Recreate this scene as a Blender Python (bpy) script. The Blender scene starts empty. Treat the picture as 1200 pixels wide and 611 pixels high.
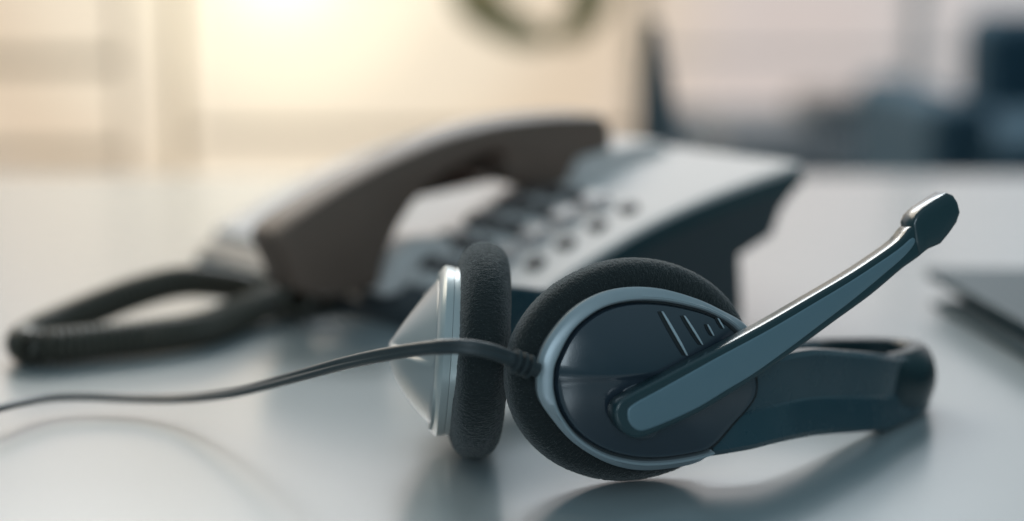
import bpy, bmesh, math, random
from mathutils import Vector as V, Matrix, noise
random.seed(4)
R = math.radians
sc = bpy.context.scene
C = sc.collection
# ---------------------------------------------------------------- camera
FP = 2000.0; CX, CY = 600.0, 305.5; CH = 0.184; TH = math.atan(353.5 / 2000)
cam = bpy.data.cameras.new('camera'); cam_o = bpy.data.objects.new('camera', cam); C.objects.link(cam_o)
cam_o.location = (0, 0, CH); cam_o.rotation_euler = (math.pi / 2 - TH, 0, 0)
cam.sensor_width = 36; cam.lens = 60; cam.clip_start = 0.02; cam.clip_end = 60
cam.dof.use_dof = True; cam.dof.focus_distance = 0.597; cam.dof.aperture_fstop = 2.8; cam.dof.aperture_blades = 0
sc.camera = cam_o
# ---------------------------------------------------------------- world, view
w = bpy.data.worlds.new('World'); sc.world = w; w.use_nodes = True
wn = w.node_tree.nodes; wl = w.node_tree.links
bgn = wn['Background']; bgn.inputs[1].default_value = 0.62
geo = wn.new('ShaderNodeTexCoord'); sep = wn.new('ShaderNodeSeparateXYZ'); rmp = wn.new('ShaderNodeValToRGB')
wl.new(geo.outputs['Generated'], sep.inputs[0]); wl.new(sep.outputs['Z'], rmp.inputs[0]); wl.new(rmp.outputs[0], bgn.inputs[0])
e = rmp.color_ramp.elements
e[0].position = 0.0; e[0].color = (0.09, 0.23, 0.27, 1)
e[1].position = 0.9; e[1].color = (0.48, 0.68, 0.78, 1)
sc.view_settings.view_transform = 'Standard'; sc.view_settings.look = 'None'
sc.view_settings.exposure = 0.0; sc.view_settings.gamma = 1.0

def area(name, loc, target, sx, sy, power, col):
    l = bpy.data.lights.new(name, 'AREA'); l.shape = 'RECTANGLE'; l.size = sx; l.size_y = sy; l.energy = power; l.color = col
    o = bpy.data.objects.new(name, l); C.objects.link(o); o.location = loc
    o.rotation_euler = (V(target) - V(loc)).to_track_quat('-Z', 'Y').to_euler(); return o
area('window_light', (-1.9, 3.4, 2.5), (0, .6, 0), 3.0, 1.6, 84, (1.0, 0.86, 0.68))
area('daylight_above', (-0.15, 3.4, 1.95), (0.0, .6, 0), 2.3, .8, 66, (0.88, 0.95, 1.0))
area('shell_fill_light', (-0.12, -0.9, .50), (0.0, .6, 0.05), 0.7, 0.45, 5.5, (0.75, 0.9, 1.0))  # unseen fill lamp added behind the camera for the pale patch on the shell

# ---------------------------------------------------------------- helpers
FW = V((0, math.cos(TH), -math.sin(TH))); UP = V((0, math.sin(TH), math.cos(TH))); RT = V((1, 0, 0)); CAM = V((0, 0, CH))
def ray(px, py): return FW * FP + RT * (px - CX) + UP * (CY - py)
def at(px, py, Y): r = ray(px, py); return CAM + r * (Y / r.y)
def ground(px, py, z=0.0): r = ray(px, py); return CAM + r * ((z - CH) / r.z)
def onp(px, py, O, N): r = ray(px, py); return CAM + r * ((O - CAM).dot(N) / r.dot(N))

def srgb(r, g, b):
    f = lambda c: (c / 255 / 12.92) if c / 255 <= .04045 else ((c / 255 + .055) / 1.055) ** 2.4
    return (f(r), f(g), f(b), 1)
def mat(name, col, rough=.4, metal=0, spec=.5, coat=0, coat_r=.1, bump=0, bscale=400, var=0, vscale=30, sheen=0, rvar=0):
    m = bpy.data.materials.new(name); m.use_nodes = True; nt = m.node_tree; n = nt.nodes; l = nt.links
    b = n['Principled BSDF']
    b.inputs['Base Color'].default_value = col; b.inputs['Roughness'].default_value = rough
    b.inputs['Metallic'].default_value = metal; b.inputs['Specular IOR Level'].default_value = spec
    b.inputs['Coat Weight'].default_value = coat; b.inputs['Coat Roughness'].default_value = coat_r
    if sheen: b.inputs['Sheen Weight'].default_value = sheen; b.inputs['Sheen Roughness'].default_value = .4
    tc = n.new('ShaderNodeTexCoord')
    if var:
        t = n.new('ShaderNodeTexNoise'); t.inputs['Scale'].default_value = vscale; t.inputs['Detail'].default_value = 6
        l.new(tc.outputs['Object'], t.inputs['Vector'])
        mx = n.new('ShaderNodeMix'); mx.data_type = 'RGBA'
        mx.inputs[6].default_value = tuple(c * (1 - var) for c in col[:3]) + (1,)
        mx.inputs[7].default_value = tuple(min(1, c * (1 + var)) for c in col[:3]) + (1,)
        l.new(t.outputs['Fac'], mx.inputs[0]); l.new(mx.outputs[2], b.inputs['Base Color'])
    if rvar:
        t3 = n.new('ShaderNodeTexNoise'); t3.inputs['Scale'].default_value = vscale * 1.7; t3.inputs['Detail'].default_value = 8
        l.new(tc.outputs['Object'], t3.inputs['Vector'])
        mr = n.new('ShaderNodeMapRange'); mr.inputs[1].default_value = .3; mr.inputs[2].default_value = .7
        mr.inputs[3].default_value = rough - rvar; mr.inputs[4].default_value = rough + rvar
        l.new(t3.outputs['Fac'], mr.inputs[0]); l.new(mr.outputs[0], b.inputs['Roughness'])
    if bump:
        t2 = n.new('ShaderNodeTexNoise'); t2.inputs['Scale'].default_value = bscale; t2.inputs['Detail'].default_value = 3
        l.new(tc.outputs['Object'], t2.inputs['Vector'])
        bp = n.new('ShaderNodeBump'); bp.inputs['Strength'].default_value = bump; bp.inputs['Distance'].default_value = .0006
        l.new(t2.outputs['Fac'], bp.inputs['Height']); l.new(bp.outputs[0], b.inputs['Normal'])
    return m
M = {}
M['desk'] = mat('desk_laminate', (.34, .37, .378, 1), .23, coat=.7, coat_r=.2, spec=.9, var=.015, vscale=14, bump=.03, bscale=700)
M['foam'] = mat('ear_foam', (.020, .025, .026, 1), .95, spec=.15, bump=.8, bscale=2600, var=.55, vscale=1500, sheen=.35)
M['fuzz'] = mat('foam_fibre', (.20, .22, .22, 1), .8)
M['ring'] = mat('blue_grey_plastic', (.31, .355, .385, 1), .38, metal=.4, spec=.6, bump=.05, bscale=1800, var=.06, vscale=60)
M['shell'] = mat('navy_gloss_plastic', (.020, .031, .044, 1), .16, spec=.5, coat=.8, coat_r=.08, bump=.03, bscale=1500, rvar=.03, vscale=70)
M['seam'] = mat('black_gap', (.006, .009, .011, 1), .6)
M['boom'] = mat('dark_teal_plastic', (.010, .034, .042, 1), .34, spec=.5, coat=.4, coat_r=.1)
M['inlay'] = mat('slate_blue_satin', (.14, .215, .255, 1), .34, metal=.3, spec=.5, bump=.04, bscale=1600, rvar=.04, vscale=60)
M['slot'] = mat('slot_edge', (.42, .48, .52, 1), .35, metal=.3)
M['arm'] = mat('slate_arm_plastic', (.022, .058, .076, 1), .27, spec=.5, bump=.04, bscale=1500, var=.05, vscale=40, rvar=.04)
M['rubber'] = mat('dark_rubber', (.007, .024, .030, 1), .3, spec=.45, bump=.05, bscale=1500)
M['cable'] = mat('grey_cable', (.022, .030, .034, 1), .42, spec=.5, bump=.05, bscale=900)
M['silver'] = mat('silver_plastic', (.42, .45, .45, 1), .35, metal=.35)
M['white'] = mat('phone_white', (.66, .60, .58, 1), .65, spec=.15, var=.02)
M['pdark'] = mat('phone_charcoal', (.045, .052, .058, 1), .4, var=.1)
M['hand'] = mat('handset_glare_tint', (.15, .10, .078, 1), .5, spec=.3, var=.08)  # brown stands for the warm veiling glare over a black handset
M['key'] = mat('key_dark', (.075, .062, .06, 1), .6, spec=.2)
M['keyp'] = mat('key_pale', (.42, .36, .35, 1), .45)
M['cord'] = mat('cord_dark', (.055, .047, .034, 1), .5)
M['frame'] = mat('window_frame', (.60, .46, .34, 1), .5, var=.1, vscale=4)
M['framed'] = mat('window_post', (.62, .40, .18, 1), .5, var=.1, vscale=4)
M['wall'] = mat('wall_paint', (.55, .55, .58, 1), .8, var=.04, vscale=3)
M['floor'] = mat('floor', (.22, .2, .18, 1), .5, var=.1, vscale=3)
M['navy'] = mat('navy_upholstery', (.018, .055, .085, 1), .8, bump=.2, bscale=200, var=.15, vscale=12)
M['grey'] = mat('grey_cabinet', (.20, .21, .23, 1), .5, var=.1, vscale=5)
M['leaf'] = mat('leaf_green', (.62, .45, .22, 1), .5, var=.2, vscale=20)
M['vase'] = mat('vase_grey', (.055, .07, .08, 1), .4, var=.1)
M['pot'] = mat('pot_clay', (.4, .3, .22, 1), .6, var=.1)
M['grey_lit'] = mat('grey_plastic_lit', (.32, .33, .33, 1), .38, spec=.6, coat=.4, coat_r=.3)  # grey lightened in place of the reflected light this shell lacks
M['note'] = mat('notebook_cover', (.012, .034, .044, 1), .8, spec=.2, var=.1)
M['lid'] = mat('grey_cover', (.07, .09, .10, 1), .6, spec=.3)
M['paper'] = mat('notebook_pages', (.03, .06, .075, 1), .7, var=.1)

def obj(name, bm, m, parent=None, ang=35, bevel=0, seg=3):
    bmesh.ops.recalc_face_normals(bm, faces=bm.faces[:])
    me = bpy.data.meshes.new(name); 
    for f in bm.faces: f.smooth = True
    bm.to_mesh(me); bm.free()
    me.materials.append(m)
    if not bevel:
        try: me.set_sharp_from_angle(angle=R(ang))
        except Exception: pass
    o = bpy.data.objects.new(name, me); C.objects.link(o)
    if bevel:
        b = o.modifiers.new('bevel', 'BEVEL'); b.width = bevel; b.segments = seg; b.limit_method = 'ANGLE'; b.angle_limit = R(28); b.harden_normals = True
    if parent:
        o.parent = parent
        r = parent
        if r.type == 'EMPTY': o.location = -V(r.location)
    return o
def thing(name, loc, label, cat, group=None):
    o = bpy.data.objects.new(name, None); o.empty_display_size = .02; C.objects.link(o); o.location = loc
    o['label'] = label; o['category'] = cat
    if group: o['group'] = group
    return o
def tag(o, label, cat, group=None):
    o['label'] = label; o['category'] = cat
    if group: o['group'] = group
    return o
def loft(bm, rings, closed=True, cap0=False, cap1=False, wrap=False):
    vs = [[bm.verts.new(p) for p in r] for r in rings]
    n = len(vs[0]); k = len(vs)
    for i in range(k if wrap else k - 1):
        a, b = vs[i], vs[(i + 1) % k]
        for j in range(n if closed else n - 1):
            bm.faces.new((a[j], a[(j + 1) % n], b[(j + 1) % n], b[j]))
    if cap0: bm.faces.new(vs[0])
    if cap1: bm.faces.new(vs[-1])
    return vs
def box(bm, x0, x1, y0, y1, z0, z1):
    loft(bm, [[(x0, y0, z), (x1, y0, z), (x1, y1, z), (x0, y1, z)] for z in (z0, z1)], True, True, True)
def catmull(P, n, closed=False):
    out = []; m = len(P); segs = m if closed else m - 1
    for i in range(segs):
        if closed: a, b, c, d = P[(i - 1) % m], P[i], P[(i + 1) % m], P[(i + 2) % m]
        else: a, b, c, d = P[max(i - 1, 0)], P[i], P[i + 1], P[min(i + 2, m - 1)]
        for k in range(n):
            t = k / n
            out.append(.5 * ((2 * b) + (c - a) * t + (2 * a - 5 * b + 4 * c - d) * t * t + (3 * b - 3 * c + d - a) * t ** 3))
    if not closed: out.append(P[-1])
    return out
def tube(bm, path, rad, n=10, caps=True):
    rings = []; up = V((0, 0, 1)); prev = None
    for i, p in enumerate(path):
        t = (path[min(i + 1, len(path) - 1)] - path[max(i - 1, 0)]).normalized()
        a = (prev - t * prev.dot(t)) if prev else t.cross(up if abs(t.z) < .9 else V((1, 0, 0)))
        a.normalize(); prev = a; b = t.cross(a)
        r = rad(i / (len(path) - 1)) if callable(rad) else rad
        rings.append([p + a * r * math.cos(q) + b * r * math.sin(q) for q in [2 * math.pi * k / n for k in range(n)]])
    loft(bm, rings, True, caps, caps)
class Fr:      # local frame: s, t in the plane, n outwards
    def __init__(s, O, S, T, N): s.O, s.S, s.T, s.N = O, S, T, N
    def w(s, a, b, c): return s.O + s.S * a + s.T * b + s.N * c
    def loc(s, px, py, n):
        p = onp(px, py, s.O + s.N * n, s.N) - s.O
        return V((p.dot(s.S), p.dot(s.T)))
def extrude(bm, fr, pts, n0, n1):
    loft(bm, [[fr.w(p.x, p.y, n) for p in pts] for n in (n0, n1)], True, True, True)

# ---------------------------------------------------------------- setting
bm = bmesh.new(); box(bm, -2.6, 2.6, 0.05 - 1.2, 1.47, -.035, 0)
desk = obj('desk', bm, M['desk'], None, bevel=.003); 
tag(desk, 'wide pale grey glossy desk the headset and telephone stand on', 'desk')
bm = bmesh.new(); box(bm, -6, 6, -3, 5.2, -.80, -.74)
o = obj('floor', bm, M['floor']); o['kind'] = 'structure'
WY = 4.5
def wpx(px, py, Y=WY): p = at(px, py, Y); return p.x, p.z
# wall on the right of the window
xr, _ = wpx(752, 0); 
bm = bmesh.new(); box(bm, xr + .08, 5.5, WY, WY + .12, -.74, wpx(900, 128)[1])
o = obj('wall', bm, M['wall']); o['kind'] = 'structure'
# sky outside the window
m = bpy.data.materials.new('bright_sky'); m.use_nodes = True; nt = m.node_tree; n = nt.nodes; l = nt.links; n.clear()
out = n.new('ShaderNodeOutputMaterial'); em = n.new('ShaderNodeEmission'); l.new(em.outputs[0], out.inputs[0])
g = n.new('ShaderNodeNewGeometry'); vs = n.new('ShaderNodeVectorMath'); vs.operation = 'DISTANCE'
sp = at(330, -60, 7.0); vs.inputs[1].default_value = sp
l.new(g.outputs['Position'], vs.inputs[0])
cr = n.new('ShaderNodeValToRGB'); mr = n.new('ShaderNodeMapRange'); mr.inputs[1].default_value = 0; mr.inputs[2].default_value = 3.6
l.new(vs.outputs['Value'], mr.inputs[0]); l.new(mr.outputs[0], cr.inputs[0]); l.new(cr.outputs[0], em.inputs[0])
sx = n.new('ShaderNodeSeparateXYZ'); m2 = n.new('ShaderNodeMapRange'); l.new(g.outputs['Position'], sx.inputs[0]); l.new(sx.outputs['Z'], m2.inputs[0])
m2.inputs[1].default_value = .2; m2.inputs[2].default_value = 1.3; m2.inputs[3].default_value = 1.05; m2.inputs[4].default_value = 1.35; l.new(m2.outputs[0], em.inputs[1])   # the sky brightens upwards
cr.color_ramp.interpolation = 'EASE'
el = cr.color_ramp.elements
el[0].position = 0; el[0].color = (1.9, 1.7, 1.3, 1)
el[1].position = 1; el[1].color = (.56, .57, .59, 1)
for p_, c_ in ((.12, (1.25, 1.1, .84, 1)), (.23, (.98, .84, .65, 1)), (.36, (.82, .66, .49, 1)), (.55, (.70, .61, .57, 1))):
    x = el.new(p_); x.color = c_
bm = bmesh.new(); box(bm, -7, 7, 7.0, 7.05, -1.6, 4.0)
o = obj('sky', bm, m); o['kind'] = 'structure'
# window wall
win = thing('window', (wpx(450, 0)[0], WY, -.74), 'tall bright window wall with tan frames behind the desk', 'window')
def bar(name, px0, px1, py0, py1, m, d=.08, y=WY):
    x0, z1 = wpx(px0, py0, y); x1, z0 = wpx(px1, py1, y)
    if py0 <= -50: z1 = 2.6
    if py1 >= 320: z0 = -.74
    bm = bmesh.new(); box(bm, x0, x1, y - d / 2, y + d / 2, z0, z1); return obj(name, bm, m, win, bevel=.006)
bar('post', 197, 221, -60, 330, M['framed'])
bar('post', 142, 150, -60, 330, M['frame'], .05)
bar('post', 742, 753, -60, 330, M['frame'], .12)
bar('post', -60, -30, -60, 330, M['frame'])
bar('post', 470, 476, 168, 330, M['frame'], .05)
bar('rail', -60, 140, 64, 79, M['frame'], .06)
bar('rail', -60, 140, 173, 187, M['frame'], .06)
bar('rail', 226, 742, 151, 161, M['frame'], .05)
bar('rail', 753, 1500, 60, 66, M['wall'], .06)
bar('post', 1500, 1520, -60, 330, M['wall'], .12)
bar('post', 1068, 1078, -60, 128, M['wall'], .06)
m = bpy.data.materials.new('clear_glass'); m.use_nodes = True; n = m.node_tree.nodes; l = m.node_tree.links; n.clear()
out = n.new('ShaderNodeOutputMaterial'); mx = n.new('ShaderNodeMixShader'); tr = n.new('ShaderNodeBsdfTransparent'); gl = n.new('ShaderNodeBsdfGlossy')
gl.inputs['Roughness'].default_value = .05; mx.inputs[0].default_value = .06
l.new(tr.outputs[0], mx.inputs[1]); l.new(gl.outputs[0], mx.inputs[2]); l.new(mx.outputs[0], out.inputs[0]); M['glass'] = m
for a, b in ((-30, 142), (150, 190), (226, 742), (753, 1500)):
    x0, _ = wpx(a, 0, WY + .01); x1, _ = wpx(b, 0, WY + .01); bm = bmesh.new(); box(bm, x0, x1, WY + .008, WY + .014, -.74, 2.6); obj('pane', bm, M['glass'], win)

# background furniture
def rbox(px0, px1, py0, py1, Y0, Y1, bm=None, zb=None):
    a = at(px0, py0, Y0); b = at(px1, py1, Y0); bm = bm or bmesh.new()
    box(bm, a.x, b.x, Y0, Y1, (b.z if zb is None else zb), a.z); return bm
p = at(1150, 150, 2.6)
ch = thing('armchair', (p.x + .3, 2.9, -.74), 'dark navy blue armchair at the right edge behind the desk', 'armchair')
obj('backrest', rbox(1150, 1400, 15, 60, 3.05, 3.2, zb=-.35), M['navy'], ch, bevel=.04, seg=5)
obj('armrest', rbox(1092, 1165, 118, 200, 2.6, 3.2, zb=-.60), M['navy'], ch, bevel=.03, seg=5)
obj('armrest', rbox(1420, 1500, 118, 200, 2.6, 3.2, zb=-.60), M['navy'], ch, bevel=.03, seg=5)
obj('seat', rbox(1166, 1419, 160, 200, 2.55, 3.04, zb=-.58), M['navy'], ch, bevel=.03, seg=5)
for q, yy in ((1100, 2.65), (1480, 2.65), (1180, 3.12), (1440, 3.12)):
    a = at(q, 100, 2.6); bm = bmesh.new(); tube(bm, [V((a.x, yy, -.74)), V((a.x, yy, -.575))], .02); obj('leg', bm, M['grey'], ch)
p = at(900, 150, 3.7)
cb = thing('cabinet', (p.x, 3.9, -.74), 'low grey cabinet standing against the far wall', 'cabinet')
obj('cabinet_body', rbox(845, 1052, 152, 200, 3.8, 4.3, zb=-.74), M['grey'], cb, bevel=.01)
a = at(948, 150, 3.79); b = at(952, 150, 3.79)
bm = bmesh.new(); box(bm, a.x - .30, a.x - .01, 3.785, 3.80, -.72, a.z - .05); obj('door', bm, M['grey'], cb, bevel=.003)
bm = bmesh.new(); box(bm, a.x + .01, a.x + .30, 3.785, 3.80, -.72, a.z - .05); obj('door', bm, M['grey'], cb, bevel=.003)
bm = rbox(950, 1048, 118, 151, 3.85, 4.15); tag(obj('storage_box', bm, M['vase'], None, bevel=.02), 'dark grey storage box standing on the low cabinet', 'box')
# dark tapered vase at the rear of the desk
vb = ground(778, 200); 
vy = 1.42; top = at(768, 45, vy); bot = ground(780, 201); cx = at(776, 100, vy).x
bm = bmesh.new(); prof = [(.010, 0), (.019, .002), (.0185, .02), (.015, .06), (.011, .095), (.007, .12), (.0055, .132), (.0045, .131), (.004, .12)]
loft(bm, [[(cx + r * math.cos(q) - z * .06, vy + r * math.sin(q), z) for q in [2 * math.pi * k / 32 for k in range(32)]] for r, z in prof], True, True, True)
tag(obj('vase', bm, M['vase']), 'slender dark grey tapering vase standing behind the telephone', 'vase')
# hanging plant, leaves dropping into the top of the frame
hp = thing('hanging_plant', (at(620, -160, 2.4).x, 2.4, .42), 'olive green plant hanging in front of the bright window', 'plant')
c0 = at(622, -160, 2.4)
bm = bmesh.new(); loft(bm, [[(c0.x + r * math.cos(q), 2.4 + r * math.sin(q), c0.z + z) for q in [2 * math.pi * k / 28 for k in range(28)]] for r, z in ((.05, 0), (.07, .05), (.085, .12), (.09, .13), (.08, .128), (.075, .10))], True, True, True)
obj('pot', bm, M['pot'], hp)
bm = bmesh.new()
for q in range(3): tube(bm, [c0 + V((.085 * math.cos(q * 2.09), .085 * math.sin(q * 2.09), .125)), c0 + V((0, 0, .5)), c0 + V((0, 0, 1.6))], .0015, 6)
obj('hanging_cord', bm, M['cord'], hp)
def leaf(pts, wd, m=M['leaf']):
    P = catmull([at(x, y, Y) for x, y, Y in pts], 6); bm = bmesh.new(); rings = []
    for i, p in enumerate(P):
        u = i / (len(P) - 1); t = (P[min(i + 1, len(P) - 1)] - P[max(i - 1, 0)]).normalized()
        s = t.cross(V((0, 1, 0))).normalized(); k = wd * (math.sin(math.pi * min(1, .08 + u * .92)) ** .6 + .04)
        d = V((0, .002, 0)); rings.append([p - s * k, p - d + V((0, 0.004, 0)), p + s * k, p + d + V((0, .004, 0))])
    loft(bm, rings, True, True, True); return obj('leaf', bm, m, hp)
leaf([(610, -150, 2.4), (560, -70, 2.35), (552, -10, 2.3), (580, 20, 2.3), (618, 40, 2.3), (645, 48, 2.3)], .027)
leaf([(630, -150, 2.4), (668, -70, 2.38), (690, -20, 2.35), (688, 10, 2.35), (668, 36, 2.35), (645, 46, 2.35)], .027)
leaf([(615, -150, 2.4), (575, -60, 2.45), (570, -5, 2.45), (600, 28, 2.45), (628, 36, 2.45)], .022)
leaf([(620, -150, 2.4), (600, -100, 2.3), (575, -60, 2.25), (560, -30, 2.25)], .02)
leaf([(640, -150, 2.4), (700, -110, 2.45), (712, -60, 2.45), (705, -25, 2.45)], .02)

# ---------------------------------------------------------------- telephone
A0 = ground(600, 415); A1 = ground(872, 366)
PS = (A1 - A0); PS.z = 0; PS.normalize(); PN = V((PS.y, -PS.x, 0)); PZ = V((0, 0, 1))
pf = Fr(A0, PS, PZ, PN)       # side plane facing the camera: s = along the phone, t = height, n = towards camera
ph = thing('desk_telephone', A0 + PS * .1 - PN * .1, 'blurred white and charcoal push-button telephone standing behind the headset', 'telephone')
PW = .295
def L(pts, n, fr=pf): return [fr.loc(x, y, n) for x, y in pts]
topc = L([(640, 337), (680, 309), (750, 266), (817, 234), (880, 210), (938, 190)], 0)
s1 = topc[-1].x
topc = [V((.004, .0235))] + topc
topc = catmull(topc, 5)
def ztop(s):
    for a, b in zip(topc, topc[1:]):
        if s <= b.x: return a.y + (b.y - a.y) * (s - a.x) / max(1e-6, b.x - a.x)
    return topc[-1].y
low = L([(934, 222), (916, 246), (906, 276), (868, 300), (871, 362)], 0)
low[-1].y = .0
side = [V((p.x, p.y - .004)) for p in topc] + low + [V((low[-1].x - .03, .0)), V((low[-1].x - .032, .006)), V((.02, .006)), V((.018, 0)), V((-.010, 0)), V((-.010, .009))]
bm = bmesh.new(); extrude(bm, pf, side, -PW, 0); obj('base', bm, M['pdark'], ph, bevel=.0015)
# darker rim along the top of the side
rim = [V((p.x, p.y - .0035)) for p in topc] + [V((p.x, p.y - .013)) for p in reversed(topc)]
bm = bmesh.new(); extrude(bm, pf, rim, -PW - .002, .002); obj('rim', bm, M['boom'], ph, bevel=.001)
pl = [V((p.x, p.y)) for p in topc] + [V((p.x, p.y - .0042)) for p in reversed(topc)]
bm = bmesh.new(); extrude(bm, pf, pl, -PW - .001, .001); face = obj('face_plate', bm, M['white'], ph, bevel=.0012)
def onsurf(s, w, h):      # point on the top face
    return pf.w(s, ztop(s) + h, -w)
def key(s, w, ls, lw, h, m, name='key', par=face, tp=.8):
    bm = bmesh.new(); n = 20; rings = []
    for k, hh in ((1, -.001), (1, h * .6), (tp, h)):
        r = []
        for q in range(n):
            a = 2 * math.pi * q / n; ca, sa = math.cos(a), math.sin(a)
            ex = .5
            x = math.copysign(abs(ca) ** ex, ca) * ls / 2 * k; y = math.copysign(abs(sa) ** ex, sa) * lw / 2 * k
            r.append(onsurf(s + x, w + y, hh))
        rings.append(r)
    loft(bm, rings, True, True, True); return obj(name, bm, m, face)
def surf(px, py):     # pixel -> (s, w) on the top face, for laying keys out
    lo, hi = 0.0, .2
    r = ray(px, py)
    best = None
    for i in range(400):
        wv = i * .0005; O = pf.w(0, 0, -wv); p = onp(px, py, O, PN) - O
        s, t = p.dot(PS), p.z; d = abs(t - ztop(s))
        if -.02 < s < s1 + .01 and (best is None or d < best[0]): best = (d, s, wv)
    return best[1], best[2]
ds = [surf(x, y) for x, y in ((627, 311), (663, 288), (700, 267), (736, 247))]
for s, wv in ds: key(s, wv, .0085, .010, .003, M['key'])
ms = sum(b[0] - a[0] for a, b in zip(ds, ds[1:])) / 3; w0 = sum(d[1] for d in ds) / 4
for i in range(4): key(ds[0][0] + ms * (i - .12), w0 + .024, .013, .016, .006, M['keyp']); 
for c in range(3):
    for i in range(5): key(ds[0][0] + ms * (i - .9), w0 + .046 + .0165 * c, .0095, .0108, .0045, M['key'])
# cradle for the handset
HW0, HW1 = .100, .131
bm = bmesh.new(); extrude(bm, pf, [V((-.010, .014)), V((.0, .034)), V((.012, .04)), V((.036, .040)), V((.045, .030)), V((.046, .016))], -HW1 - .006, -HW0 + .008); obj('cradle', bm, M['white'], ph, bevel=.003)
zz = ztop(.15)
bm = bmesh.new(); extrude(bm, pf, [V((.122, zz - .02)), V((.118, zz - .004)), V((.125, zz + .006)), V((.165, zz + .012)), V((.186, zz + .012)), V((.19, zz - .004))], -HW1 - .006, -HW0 + .008); obj('cradle', bm, M['white'], ph, bevel=.003)
# handset: outline on the plane w = HW0
hpx = [(326, 284), (334, 268), (360, 248), (400, 222), (455, 191), (520, 162), (580, 145), (640, 136), (695, 134), (712, 137), (719, 150), (720, 180), (716, 204),
       (690, 216), (650, 224), (615, 220), (590, 214), (568, 206), (580, 200), (592, 194), (594, 184), (582, 180), (560, 188), (530, 203), (500, 226), (477, 256), (462, 285), (452, 312), (448, 335),
       (425, 345), (385, 350), (352, 343), (340, 318)]
hl = [pf.loc(x, y, -HW0) for x, y in hpx]
hl = catmull(hl, 3, True)
hs = thing('telephone_handset', pf.w(.09, .06, -.14), 'curved black handset tinted with painted warm glare resting across the left of the telephone', 'handset')
bm = bmesh.new()
cn = sum(hl, V((0, 0))) / len(hl)
rings = []
for nn, ins in ((-HW0 - .004, .004), (-HW0 + .0, .0045), (-HW0 + .003, .003)): pass
prof = [(-HW1, .0055), (-HW1 + .0015, .0025), (-HW1 + .005, .0), (-HW0 - .005, 0), (-HW0 - .0015, .0016), (-HW0, .0045)]
def inset(P, d):
    n = len(P); out = []
    ar = sum(P[i].x * P[(i + 1) % n].y - P[(i + 1) % n].x * P[i].y for i in range(n)); sg = 1 if ar > 0 else -1
    for i in range(n):
        t = (P[(i + 1) % n] - P[i - 1]).normalized(); out.append(P[i] + V((-t.y, t.x)) * d * sg)
    return out
loft(bm, [[pf.w(p.x, p.y, nn) for p in inset(hl, d)] for nn, d in prof], True, True, True)
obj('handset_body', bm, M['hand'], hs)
# handset cord: coiled, looping out on the desk to the left
cpx = [(352, 350, .016), (330, 341, .012), (300, 340, .008), (262, 333, .014), (215, 330, .02), (160, 343, .018), (90, 370, .012), (45, 390, .010), (28, 402, .009), (45, 408, .009), (110, 402, .009), (180, 394, .009), (240, 384, .009), (290, 364, .0095), (325, 352, .011), (345, 358, .008), (372, 382, .007), (400, 392, .007)]
cpts = [ground(x, y, z) for x, y, z in cpx[:-2]] + [pf.w(-.030, .008, -.142), pf.w(-.008, .009, -.140), pf.w(.004, .009, -.139)]
cp = catmull(cpts, 40)
# resample by length and wind the coil
ln = [0]
for a, b in zip(cp, cp[1:]): ln.append(ln[-1] + (b - a).length)
def along(d):
    import bisect
    i = min(max(bisect.bisect_right(ln, d) - 1, 0), len(cp) - 2); k = (d - ln[i]) / max(1e-9, ln[i + 1] - ln[i]); return cp[i].lerp(cp[i + 1], k), (cp[min(i + 3, len(cp) - 1)] - cp[max(i - 3, 0)]).normalized()
coil = []; pitch = .0037; N_ = int(ln[-1] / pitch * 10)
for i in range(N_ + 1):
    p, t = along(ln[-1] * i / N_); a = t.cross(V((0, 0, 1))).normalized(); b = a.cross(t); q = 2 * math.pi * i / 10
    coil.append(p + (a * math.cos(q) + b * math.sin(q)) * .0072)
bm = bmesh.new(); tube(bm, coil, .0017, 6); tag(obj('handset_cord', bm, M['cord']), 'dark coiled handset cord looping over the desk at left', 'cord')

# ---------------------------------------------------------------- notebook at the right edge
g0 = ground(1082, 352, 0); tipp = at(1080, 314, g0.y)
bd = (ground(1200, 422) - g0); bd.z = 0; bd.normalize(); bn = V((-bd.y, bd.x, 0))
nb = thing('notebook', g0 + bd * .1, 'thin dark notebook lying flat at the right edge of the desk', 'notebook')
def slab(z0, z1, zt0, zt1, a0, a1, b1, m, name):
    bm = bmesh.new(); P = [g0 + bd * a0, g0 + bd * a1, g0 + bd * a1 + bn * b1, g0 + bd * (a0 + .02) + bn * b1]
    lo = [p + V((0, 0, z)) for p, z in zip(P, (z0, z1, z1, z0))]; hi = [p + V((0, 0, z)) for p, z in zip(P, (zt0, zt1, zt1, zt0))]
    loft(bm, [lo, hi], True, True, True); return obj(name, bm, m, nb, bevel=.0012)
slab(.0, .0, .002, .002, .012, .30, .14, M['note'], 'back_cover')
slab(.0022, .0022, .006, .0083, .026, .295, .137, M['paper'], 'page_block')
slab(tipp.z - .0015, .0155, tipp.z, .017, -.001, .30, .14, M['lid'], 'front_cover')
slab(tipp.z - .005, .0085, tipp.z - .0017, .0153, .003, .298, .139, M['note'], 'spine_board')

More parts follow.
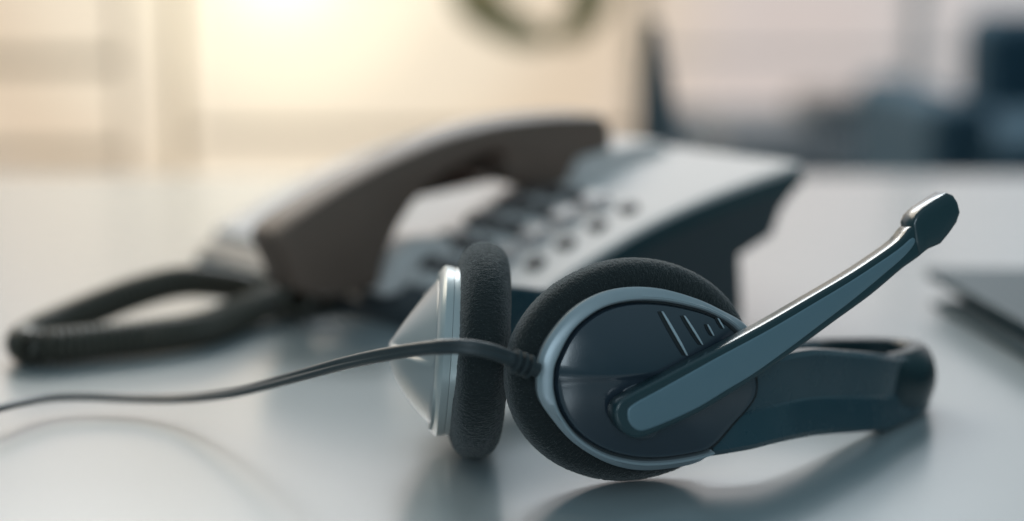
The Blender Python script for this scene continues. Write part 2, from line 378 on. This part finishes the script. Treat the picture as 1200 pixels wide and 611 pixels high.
# ---------------------------------------------------------------- headset
a_, e_ = R(19), R(5)
N1 = V((math.sin(a_) * math.cos(e_), -math.cos(a_) * math.cos(e_), math.sin(e_))); S1 = V((math.cos(a_), math.sin(a_), 0)); T1 = N1.cross(S1)
BA, BB = .0466, .0396
O1 = at(738, 436, .590); O1.z = BB * T1.z + .0068 * abs(N1.z) + .0004
f1 = Fr(O1, S1, T1, N1)
hd = thing('headset', V((O1.x + .03, O1.y + .03, 0)), 'dark navy over-ear headset with a microphone boom lying on the desk in front', 'headset')
OUT = [(632, 442), (635, 418), (649, 391), (673, 364), (703, 346), (737, 338), (776, 340), (816, 351), (845, 364), (874, 381), (887, 404), (887, 432), (887, 465), (861, 499), (838, 526), (818, 542), (776, 550), (742, 550), (708, 540), (673, 518), (649, 491), (634, 467)]
INN = [(650, 442), (654, 423), (673, 388), (703, 364), (737, 354), (776, 354), (816, 362), (840, 371), (860, 384), (878, 405), (888, 432), (889, 466), (862, 500), (838, 526), (816, 534), (776, 540), (742, 539), (708, 530), (678, 511), (659, 486), (651, 462)]
NO = .0150; NI = .0165
outl = [f1.loc(x, y, NO) for x, y in OUT]; innl = [f1.loc(x, y, NI) for x, y in INN]
cc = V((sum(p.x for p in outl) / len(outl) - .002, sum(p.y for p in outl) / len(outl)))
def polar(P, n=180, c=cc):
    Q = catmull(P, 10, True); A = sorted((math.atan2((p - c).y, (p - c).x), (p - c).length) for p in Q); out = []
    m = len(A)
    for k in range(n):
        a = -math.pi + 2 * math.pi * k / n
        for i in range(m):
            if A[i][0] > a: break
        else: i = 0
        a0, r0 = A[i - 1]; a1, r1 = A[i]
        da = (a1 - a0) % (2 * math.pi); dd = (a - a0) % (2 * math.pi)
        r = r0 + (r1 - r0) * (dd / da if da > 1e-9 else 0); out.append((a, r))
    return out
po, pi_ = polar(outl), polar(innl)
def ringpts(fr, pol, ins, n, k=1.0): return [fr.w(cc.x + math.cos(a) * (r * k - ins), cc.y + math.sin(a) * (r * k - ins), n) for a, r in pol]
def cushion(fr, par, sh=0):
    bm = bmesh.new(); nu, nv = 900, 110; rings = []
    hw = .0095
    for i in range(nv):      # closed profile around the foam
        q = 2 * math.pi * i / nv; ca, sa = math.cos(q), math.sin(q)
        px_ = math.copysign(abs(ca) ** .75, ca); py_ = math.copysign(abs(sa) ** .8, sa)
        rr = -.0135 + .0135 * px_; nn = hw * py_ + (.0012 if False else 0)
        ring = []
        for j in range(nu):
            b = 2 * math.pi * j / nu; x = (BA + rr) * math.cos(b); y = (BB + rr) * math.sin(b)
            v = fr.w(x, y, nn); d = noise.noise(v * 2300) * .00022 + noise.noise(v * 45) * .0003 + random.gauss(0, .00007)
            v += (fr.S * math.cos(b) * ca + fr.T * math.sin(b) * ca + fr.N * sa) * d
            ring.append(v)
        rings.append(ring)
    rng = random.Random(7)
    for k in range(9000):      # short fibres standing off the foam
        i = rng.randrange(nv); j = rng.randrange(nu); q = 2 * math.pi * i / nv; b = 2 * math.pi * j / nu
        if math.cos(q) < -.3: continue
        p = rings[i][j]; dirn = fr.S * math.cos(b) * math.cos(q) + fr.T * math.sin(b) * math.cos(q) + fr.N * math.sin(q)
        dirn = (dirn + V((rng.uniform(-.9, .9), rng.uniform(-.9, .9), rng.uniform(-.9, .9)))).normalized(); sd = dirn.orthogonal().normalized() * .00004
        h = rng.uniform(.0002, .0006)
        a, b_, c_ = bm.verts.new(p - sd), bm.verts.new(p + sd), bm.verts.new(p + dirn * h); bm.faces.new((a, b_, c_))
    for f in bm.faces: f.material_index = 1
    loft(bm, rings, True, wrap=True); c = obj('ear_cushion', bm, M['foam'], par, ang=180); c.data.materials.append(M['fuzz'])
    # fine foam fuzz standing off the outer skin
    return c
def cup(fr, H, boom=False, ring_m='ring', outer_m='shell'):
    bm = bmesh.new()
    prof = [(.006, .004), (.0005, .006), (0.0003, .0105), (.0009, .0128)]
    loft(bm, [ringpts(fr, po, ins, n) for ins, n in prof] + [ringpts(fr, pi_, -.001, .0128), ringpts(fr, pi_, .008, .0128)], True, True, True)
    hs_ = obj('ear_cup', bm, M['pdark'] if boom else M['silver'], hd, ang=40)
    bm = bmesh.new()
    prof = [(.0012, .0108), (.0, .0114), (-.0003, .0140), (.0004, .0151), (.0012, .0156)]
    inner = [(-.0016, .0166), (-.0008, .0166), (-.0002, .0160), (.0003, .0125)]
    K0 = len(po); okk = [po[k][1] - pi_[k][1] > .0007 for k in range(K0)]
    st0 = next(k for k in range(K0) if okk[k] and not okk[k - 1]); idx = []
    while okk[(st0 + len(idx)) % K0] and len(idx) < K0: idx.append((st0 + len(idx)) % K0)
    R_ = [ringpts(fr, po, i, n) for i, n in prof] + [ringpts(fr, pi_, i, n) for i, n in inner]
    loft(bm, [[q[k] for k in idx] for q in R_], False)
    obj('trim_ring', bm, M[ring_m], hs_, ang=32)
    # domed outer shell with a crease running along its middle
    bm = bmesh.new(); rings = []; K = 44
    for i in range(K + 1):
        k = 1 - i / K * .985; r_ = []
        for a, r in pi_:
            rr = (r - .0007) * k; x = cc.x + math.cos(a) * rr; y = cc.y + math.sin(a) * rr
            up = (1 - k ** (1.15 if H > .012 else 1.7)); dn = (1 - k ** 1.9)
            tt = y - cc.y - .0015; wgt = 1 / (1 + math.exp(-tt / .00035)) if abs(tt) < .01 else (1 if tt > 0 else 0)
            h = H * (up * wgt + dn * (1 - wgt))
            if H < .012:
                h += .0011 * wgt * min(1, (1 - k) * 12) * max(0, 1 - (x - cc.x + .042) / .035) * 0
                h += max(0, -tt) * (-.06) * (1 - k) - .0007 * (1 - wgt) * min(1, (1 - k) * 30)
            edge = min(1, (1 - k) / .02)
            r_.append(fr.w(x, y, .0148 + .0016 * math.sqrt(edge) + h))
        rings.append(r_)
    loft(bm, [ringpts(fr, pi_, .0007, .0125)] + rings, True, False, True)
    sh = obj('outer_shell', bm, M[outer_m], hs_, ang=50)
    cushion(fr, hs_)
    return hs_, sh
cup1, sh1 = cup(f1, .0062, True)
# other cup: seen edge-on
r2 = R(4.2)
O2 = at(561, 413, .622); T2 = V((math.sin(r2), 0, math.cos(r2))); N2 = V((-math.cos(r2), -.05, math.sin(r2))).normalized(); S2 = T2.cross(N2).normalized() * -1; T2 = S2.cross(N2).normalized()
if T2.z < 0: T2 = -T2
O2.z = BB * T2.z + .0068 * abs(N2.z) + .0005
f2 = Fr(O2, S2, T2, N2)
cup2, sh2 = cup(f2, .0172, False, 'silver', 'grey_lit')

# vents on the shell of the front cup
NS = .0205
def shell_n(s, t):     # height of the shell surface under a point
    a = math.atan2(t - cc.y, s - cc.x); r = math.hypot(t - cc.y, s - cc.x)
    j = int(round((a + math.pi) / (2 * math.pi) * 180)) % 180; k = min(1, r / (pi_[j][1] - .0007)); return .0164 + .0062 * (1 - k ** 1.7)
for (x0, y0, x1, y1, wd) in ((779, 366, 803, 416, 3.4), (805, 371, 823, 404, 3.0), (832, 381, 838, 394, 2.4), (846, 374, 852, 386, 2.2)):
    for kind, dx, m, hh in (('vent_slot', -3.2, M['seam'], .0003), ('vent_edge', 0, M['slot'], .0007)):
        wv = wd * (2.0 if kind == 'vent_slot' else .95)
        bm = bmesh.new(); rings = []
        for i in range(13):
            u = i / 12; x = x0 + (x1 - x0) * u + dx * (wd / 3.4); y = y0 + (y1 - y0) * u
            k = wv / 2 * (math.sin(math.pi * min(1, max(0, .06 + .88 * u))) ** .35)
            r_ = []
            A = f1.loc(x - k, y, .020); B = f1.loc(x + k, y, .020)
            na, nb_ = shell_n(A.x, A.y), shell_n(B.x, B.y)
            rings.append([f1.w(A.x, A.y, na - .001), f1.w(A.x, A.y, na + hh), f1.w(B.x, B.y, nb_ + hh), f1.w(B.x, B.y, nb_ - .001)])
        loft(bm, rings, True, True, True); obj(kind, bm, m, sh1 if False else cup1, ang=30)
# pivot hub on the shell
def disc(fr, c, r, n0, n1, m, name, par, ch=.0008):
    bm = bmesh.new(); rings = []
    for rr, nn in ((r, n0), (r, n1 - ch), (r - ch, n1), (r * .5, n1 + .0001)): rings.append([fr.w(c.x + rr * math.cos(q), c.y + rr * math.sin(q), nn) for q in [2 * math.pi * k / 64 for k in range(64)]])
    loft(bm, rings, True, True, True); return obj(name, bm, m, par)
hub = f1.loc(752, 482, .021)
disc(f1, hub, .0100, .016, .0222, M['shell'], 'pivot_hub', cup1)

# microphone boom
NB0, NB1 = .0210, .0292
boomo = [(721, 488), (724, 474), (736, 464), (772, 445), (808, 426), (844, 408), (900, 378), (950, 349), (996, 322), (1031, 299), (1054, 282), (1068, 266), (1082, 268), (1088, 280), (1082, 297), (1058, 315), (1031, 338), (1012, 353), (980, 376), (946, 401), (914, 424), (880, 447), (850, 466), (819, 484), (785, 500), (757, 512), (742, 513), (728, 504)]
bo = catmull([f1.loc(x, y, NB1) for x, y in boomo], 4, True)
bm = bmesh.new()
loft(bm, [[f1.w(p.x, p.y, n) for p in inset(bo, d)] for n, d in ((NB0, .0012), (NB0 + .0008, .0003), (NB1 - .0007, 0), (NB1 - .0002, .0002), (NB1 + .0001, .0008), (NB1 + .0001, .0016))], True, True, True)
boom = obj('microphone_boom', bm, M['boom'], hd, ang=60)
inl = [(735, 486), (740, 475), (772, 457), (808, 437), (844, 417), (900, 387), (951, 357), (996, 330), (1031, 307), (1054, 291), (1068, 279), (1072, 284), (1061, 299), (1042, 316), (1001, 350), (950, 389), (914, 416), (880, 440), (850, 458), (819, 477), (785, 493), (757, 504), (746, 504), (738, 497)]
il = catmull([f1.loc(x, y, NB1) for x, y in inl], 4, True)
bm = bmesh.new()
loft(bm, [[f1.w(p.x, p.y, n) for p in inset(il, d)] for n, d in ((NB1 - .001, 0), (NB1 + .0002, 0), (NB1 + .0004, .00015), (NB1 + .0005, .0004), (NB1 + .00055, .0008))], True, True, True)
obj('boom_inlay', bm, M['inlay'], boom, ang=40)
tip = [(1069, 262), (1073, 252), (1081, 244), (1095, 235), (1109, 226), (1117, 229), (1122, 237), (1125, 249), (1121, 261), (1112, 274), (1102, 286), (1088, 292), (1077, 300), (1072, 282)]
tl = catmull([f1.loc(x, y, NB1) for x, y in tip], 1, True)
bm = bmesh.new()
loft(bm, [[f1.w(p.x, p.y, n) for p in inset(tl, d)] for n, d in ((NB0 - .002, .003), (NB0 - .001, .0008), (NB0 + .001, 0), (NB1 - .0004, 0), (NB1 + .0003, .0003), (NB1 + .0006, .0012), (NB1 + .0008, .004))], True, True, True)
mt = obj('microphone_tip', bm, M['boom'], boom, ang=60)
# headband: stations (px, top y, bottom y, Y depth, thickness)
st = [(830, 440, 531, .5925, .006), (868, 428, 524, .596, .007), (905, 416, 515, .604, .007), (945, 409, 508, .6185, .0065), (985, 411, 505, .634, .006), (1020, 414, 503, .648, .006), (1048, 416, 503, .664, .006)]
ft = [(at(x, a, Y), at(x, b, Y), th) for x, a, b, Y, th in st]
turn = []
zt, zb = ft[-1][0].z, max(.0008, ft[-1][1].z)
pe = ft[-1][0]
def ps(x, y, zt_, zb_, th): return (V((x, y, zt_)), V((x, y, zb_)), th)
bx = at(1071, 440, .690).x
back = [ps(bx, .684, zt - .0012, .0008, .007), ps(bx - .001, .697, zt - .0022, .0008, .007), ps(bx - .012, .706, zt - .003, .001, .006),
        ps(bx - .04, .708, zt - .0035, .0015, .006), ps(.10, .712, zt - .003, .003, .006), ps(.06, .7175, .037, .006, .006), ps(.02, .716, .044, .012, .006), ps(-.008, .705, .049, .022, .006), ps(-.0285, .688, .051, .027, .006), ps(-.0345, .668, .051, .029, .005)]
ST = ft + back
tp = catmull([s[0] for s in ST], 8); bt = catmull([s[1] for s in ST], 8); tk = catmull([V((s[2], 0)) for s in ST], 8)
for p in bt: p.z = max(p.z, .0008)
def band(i0, i1, grow, m, name, par, ridge=.0016):
    bm = bmesh.new(); rings = []
    for i in range(i0, i1):
        t = tp[min(i + 1, len(tp) - 1)] - tp[max(i - 1, 0)]; t.z = 0; t.normalize(); o_ = V((t.y, -t.x, 0))
        th = tk[i].x / 2 + grow; a, b = tp[i].copy(), bt[i].copy()
        g_ = grow
        if i in (i0, i1 - 1) and grow: th -= grow * .7; g_ = grow * .3
        a.z += g_; b.z = max(.0002, b.z - g_); h = a.z - b.z; c = b
        P = [(-th + .0008, 1), (th - .0012, 1), (th + .0002, 1 - .0018 / h), (th - .0003, .62), (th - .0006, .45), (th + .0001, .425), (th + .0020, .07), (th + .0008, 0), (-th + .0008, 0), (-th, .03), (-th, .97)]
        if grow:
            bl = .0034 * min(1, (i - i0) / 7) * min(1, (i1 - 1 - i) / 7)
            P = [(-th + .0008, 1), (th - .0022, 1)] + [(th - .0012 + (bl + .0012) * math.sin(math.pi * q / 10) ** .8, 1 - q / 10) for q in range(1, 10)] + [(th - .0015, 0), (-th + .0008, 0), (-th, .03), (-th, .97)]
        rings.append([V((c.x, c.y, c.z + f * h)) + o_ * d for d, f in P])
    loft(bm, rings, True, True, True); return obj(name, bm, m, par, ang=24)
hb = band(0, len(tp), 0, M['arm'], 'headband', hd)
i_a = 5 * 8 + 6
band(i_a, 7 * 8 + 8 * 3, .0006, M['rubber'], 'band_sleeve', hb, .0008)
# cable with a strain relief
cb_ = [(622, 430, .556), (600, 421, .551), (575, 412, .547), (545, 407, .546), (515, 407, .549), (480, 411, .558), (440, 418, .570), (400, 427, .586), (360, 438, .602), (320, 449, .620), (280, 459, .640), (240, 465, .658), (200, 467.5, .672), (150, 467, .680), (100, 465, .682), (60, 466, .678), (30, 471, .668), (0, 478, .655), (-40, 490, .64), (-90, 512, .625), (-150, 545, .60), (-220, 565, .585)]
cpp = catmull([at(*c) for c in cb_], 10)
for p in cpp: p.z = max(p.z, .0022)
bm = bmesh.new(); rings = []
for i, p in enumerate(cpp):
    u = i / (len(cpp) - 1); t = (cpp[min(i + 1, len(cpp) - 1)] - cpp[max(i - 1, 0)]).normalized()
    tw = R(12 + 72 * min(1, max(0, (u - .30) / .32)))      # the flat twin lead turns over as it runs left
    side_ = t.cross(V((0, 0, 1))).normalized(); up = side_.cross(t).normalized()
    A = up * math.cos(tw) + side_ * math.sin(tw); B = side_ * math.cos(tw) - up * math.sin(tw)
    r = .00150 if u < .2 else .00140; ring = []
    n = 32
    for k in range(n):
        q = 2 * math.pi * k / n
        if math.sin(q) >= 0: x = math.cos(q); y = r * .98 + r * math.sin(q)
        else: x = math.cos(q); y = -r * .98 + r * math.sin(q)
        # figure-eight section
        cy = r * (1 + .0) * (1 if math.sin(q) >= 0 else -1)
        pinch = 1.0
        rr = V((x * r, cy + r * math.sin(q)))
        ring.append(p + A * rr.y + B * rr.x)
    # proper twin-lobe loop
    ring = []
    for lobe, a0, a1 in ((1, -40, 220), (-1, 140, 400)):
        for k in range(14):
            q = R(a0 + (a1 - a0) * k / 13)
            ring.append(p + A * (lobe * r * .74 + r * math.sin(q)) + B * (r * math.cos(q)))
    rings.append(ring)
loft(bm, rings, True, True, True); cab = obj('cable', bm, M['cable'], hd, ang=50)
# strain relief ribs
p0, p1 = at(594, 420, .5500), at(630, 434, .5570)
bm = bmesh.new(); rings = []; t = (p1 - p0).normalized(); sd = t.cross(V((0, 0, 1))).normalized(); up = sd.cross(t)
prof = [(-.02, .0020), (0.02, .0025)]
for k in range(3): prof += [(.20 + .22 * k, .0025), (.21 + .22 * k, .0041), (.30 + .22 * k, .0041), (.31 + .22 * k, .0024)]
prof += [(.85, .0024), (1.0, .0026)]
for u, r in prof:
    rings.append([p0 + (p1 - p0) * u + up * r * math.cos(q) + sd * r * .72 * math.sin(q) for q in [2 * math.pi * k / 28 for k in range(28)]])
loft(bm, rings, True, True, True); obj('strain_relief', bm, M['cable'], cab, ang=40)
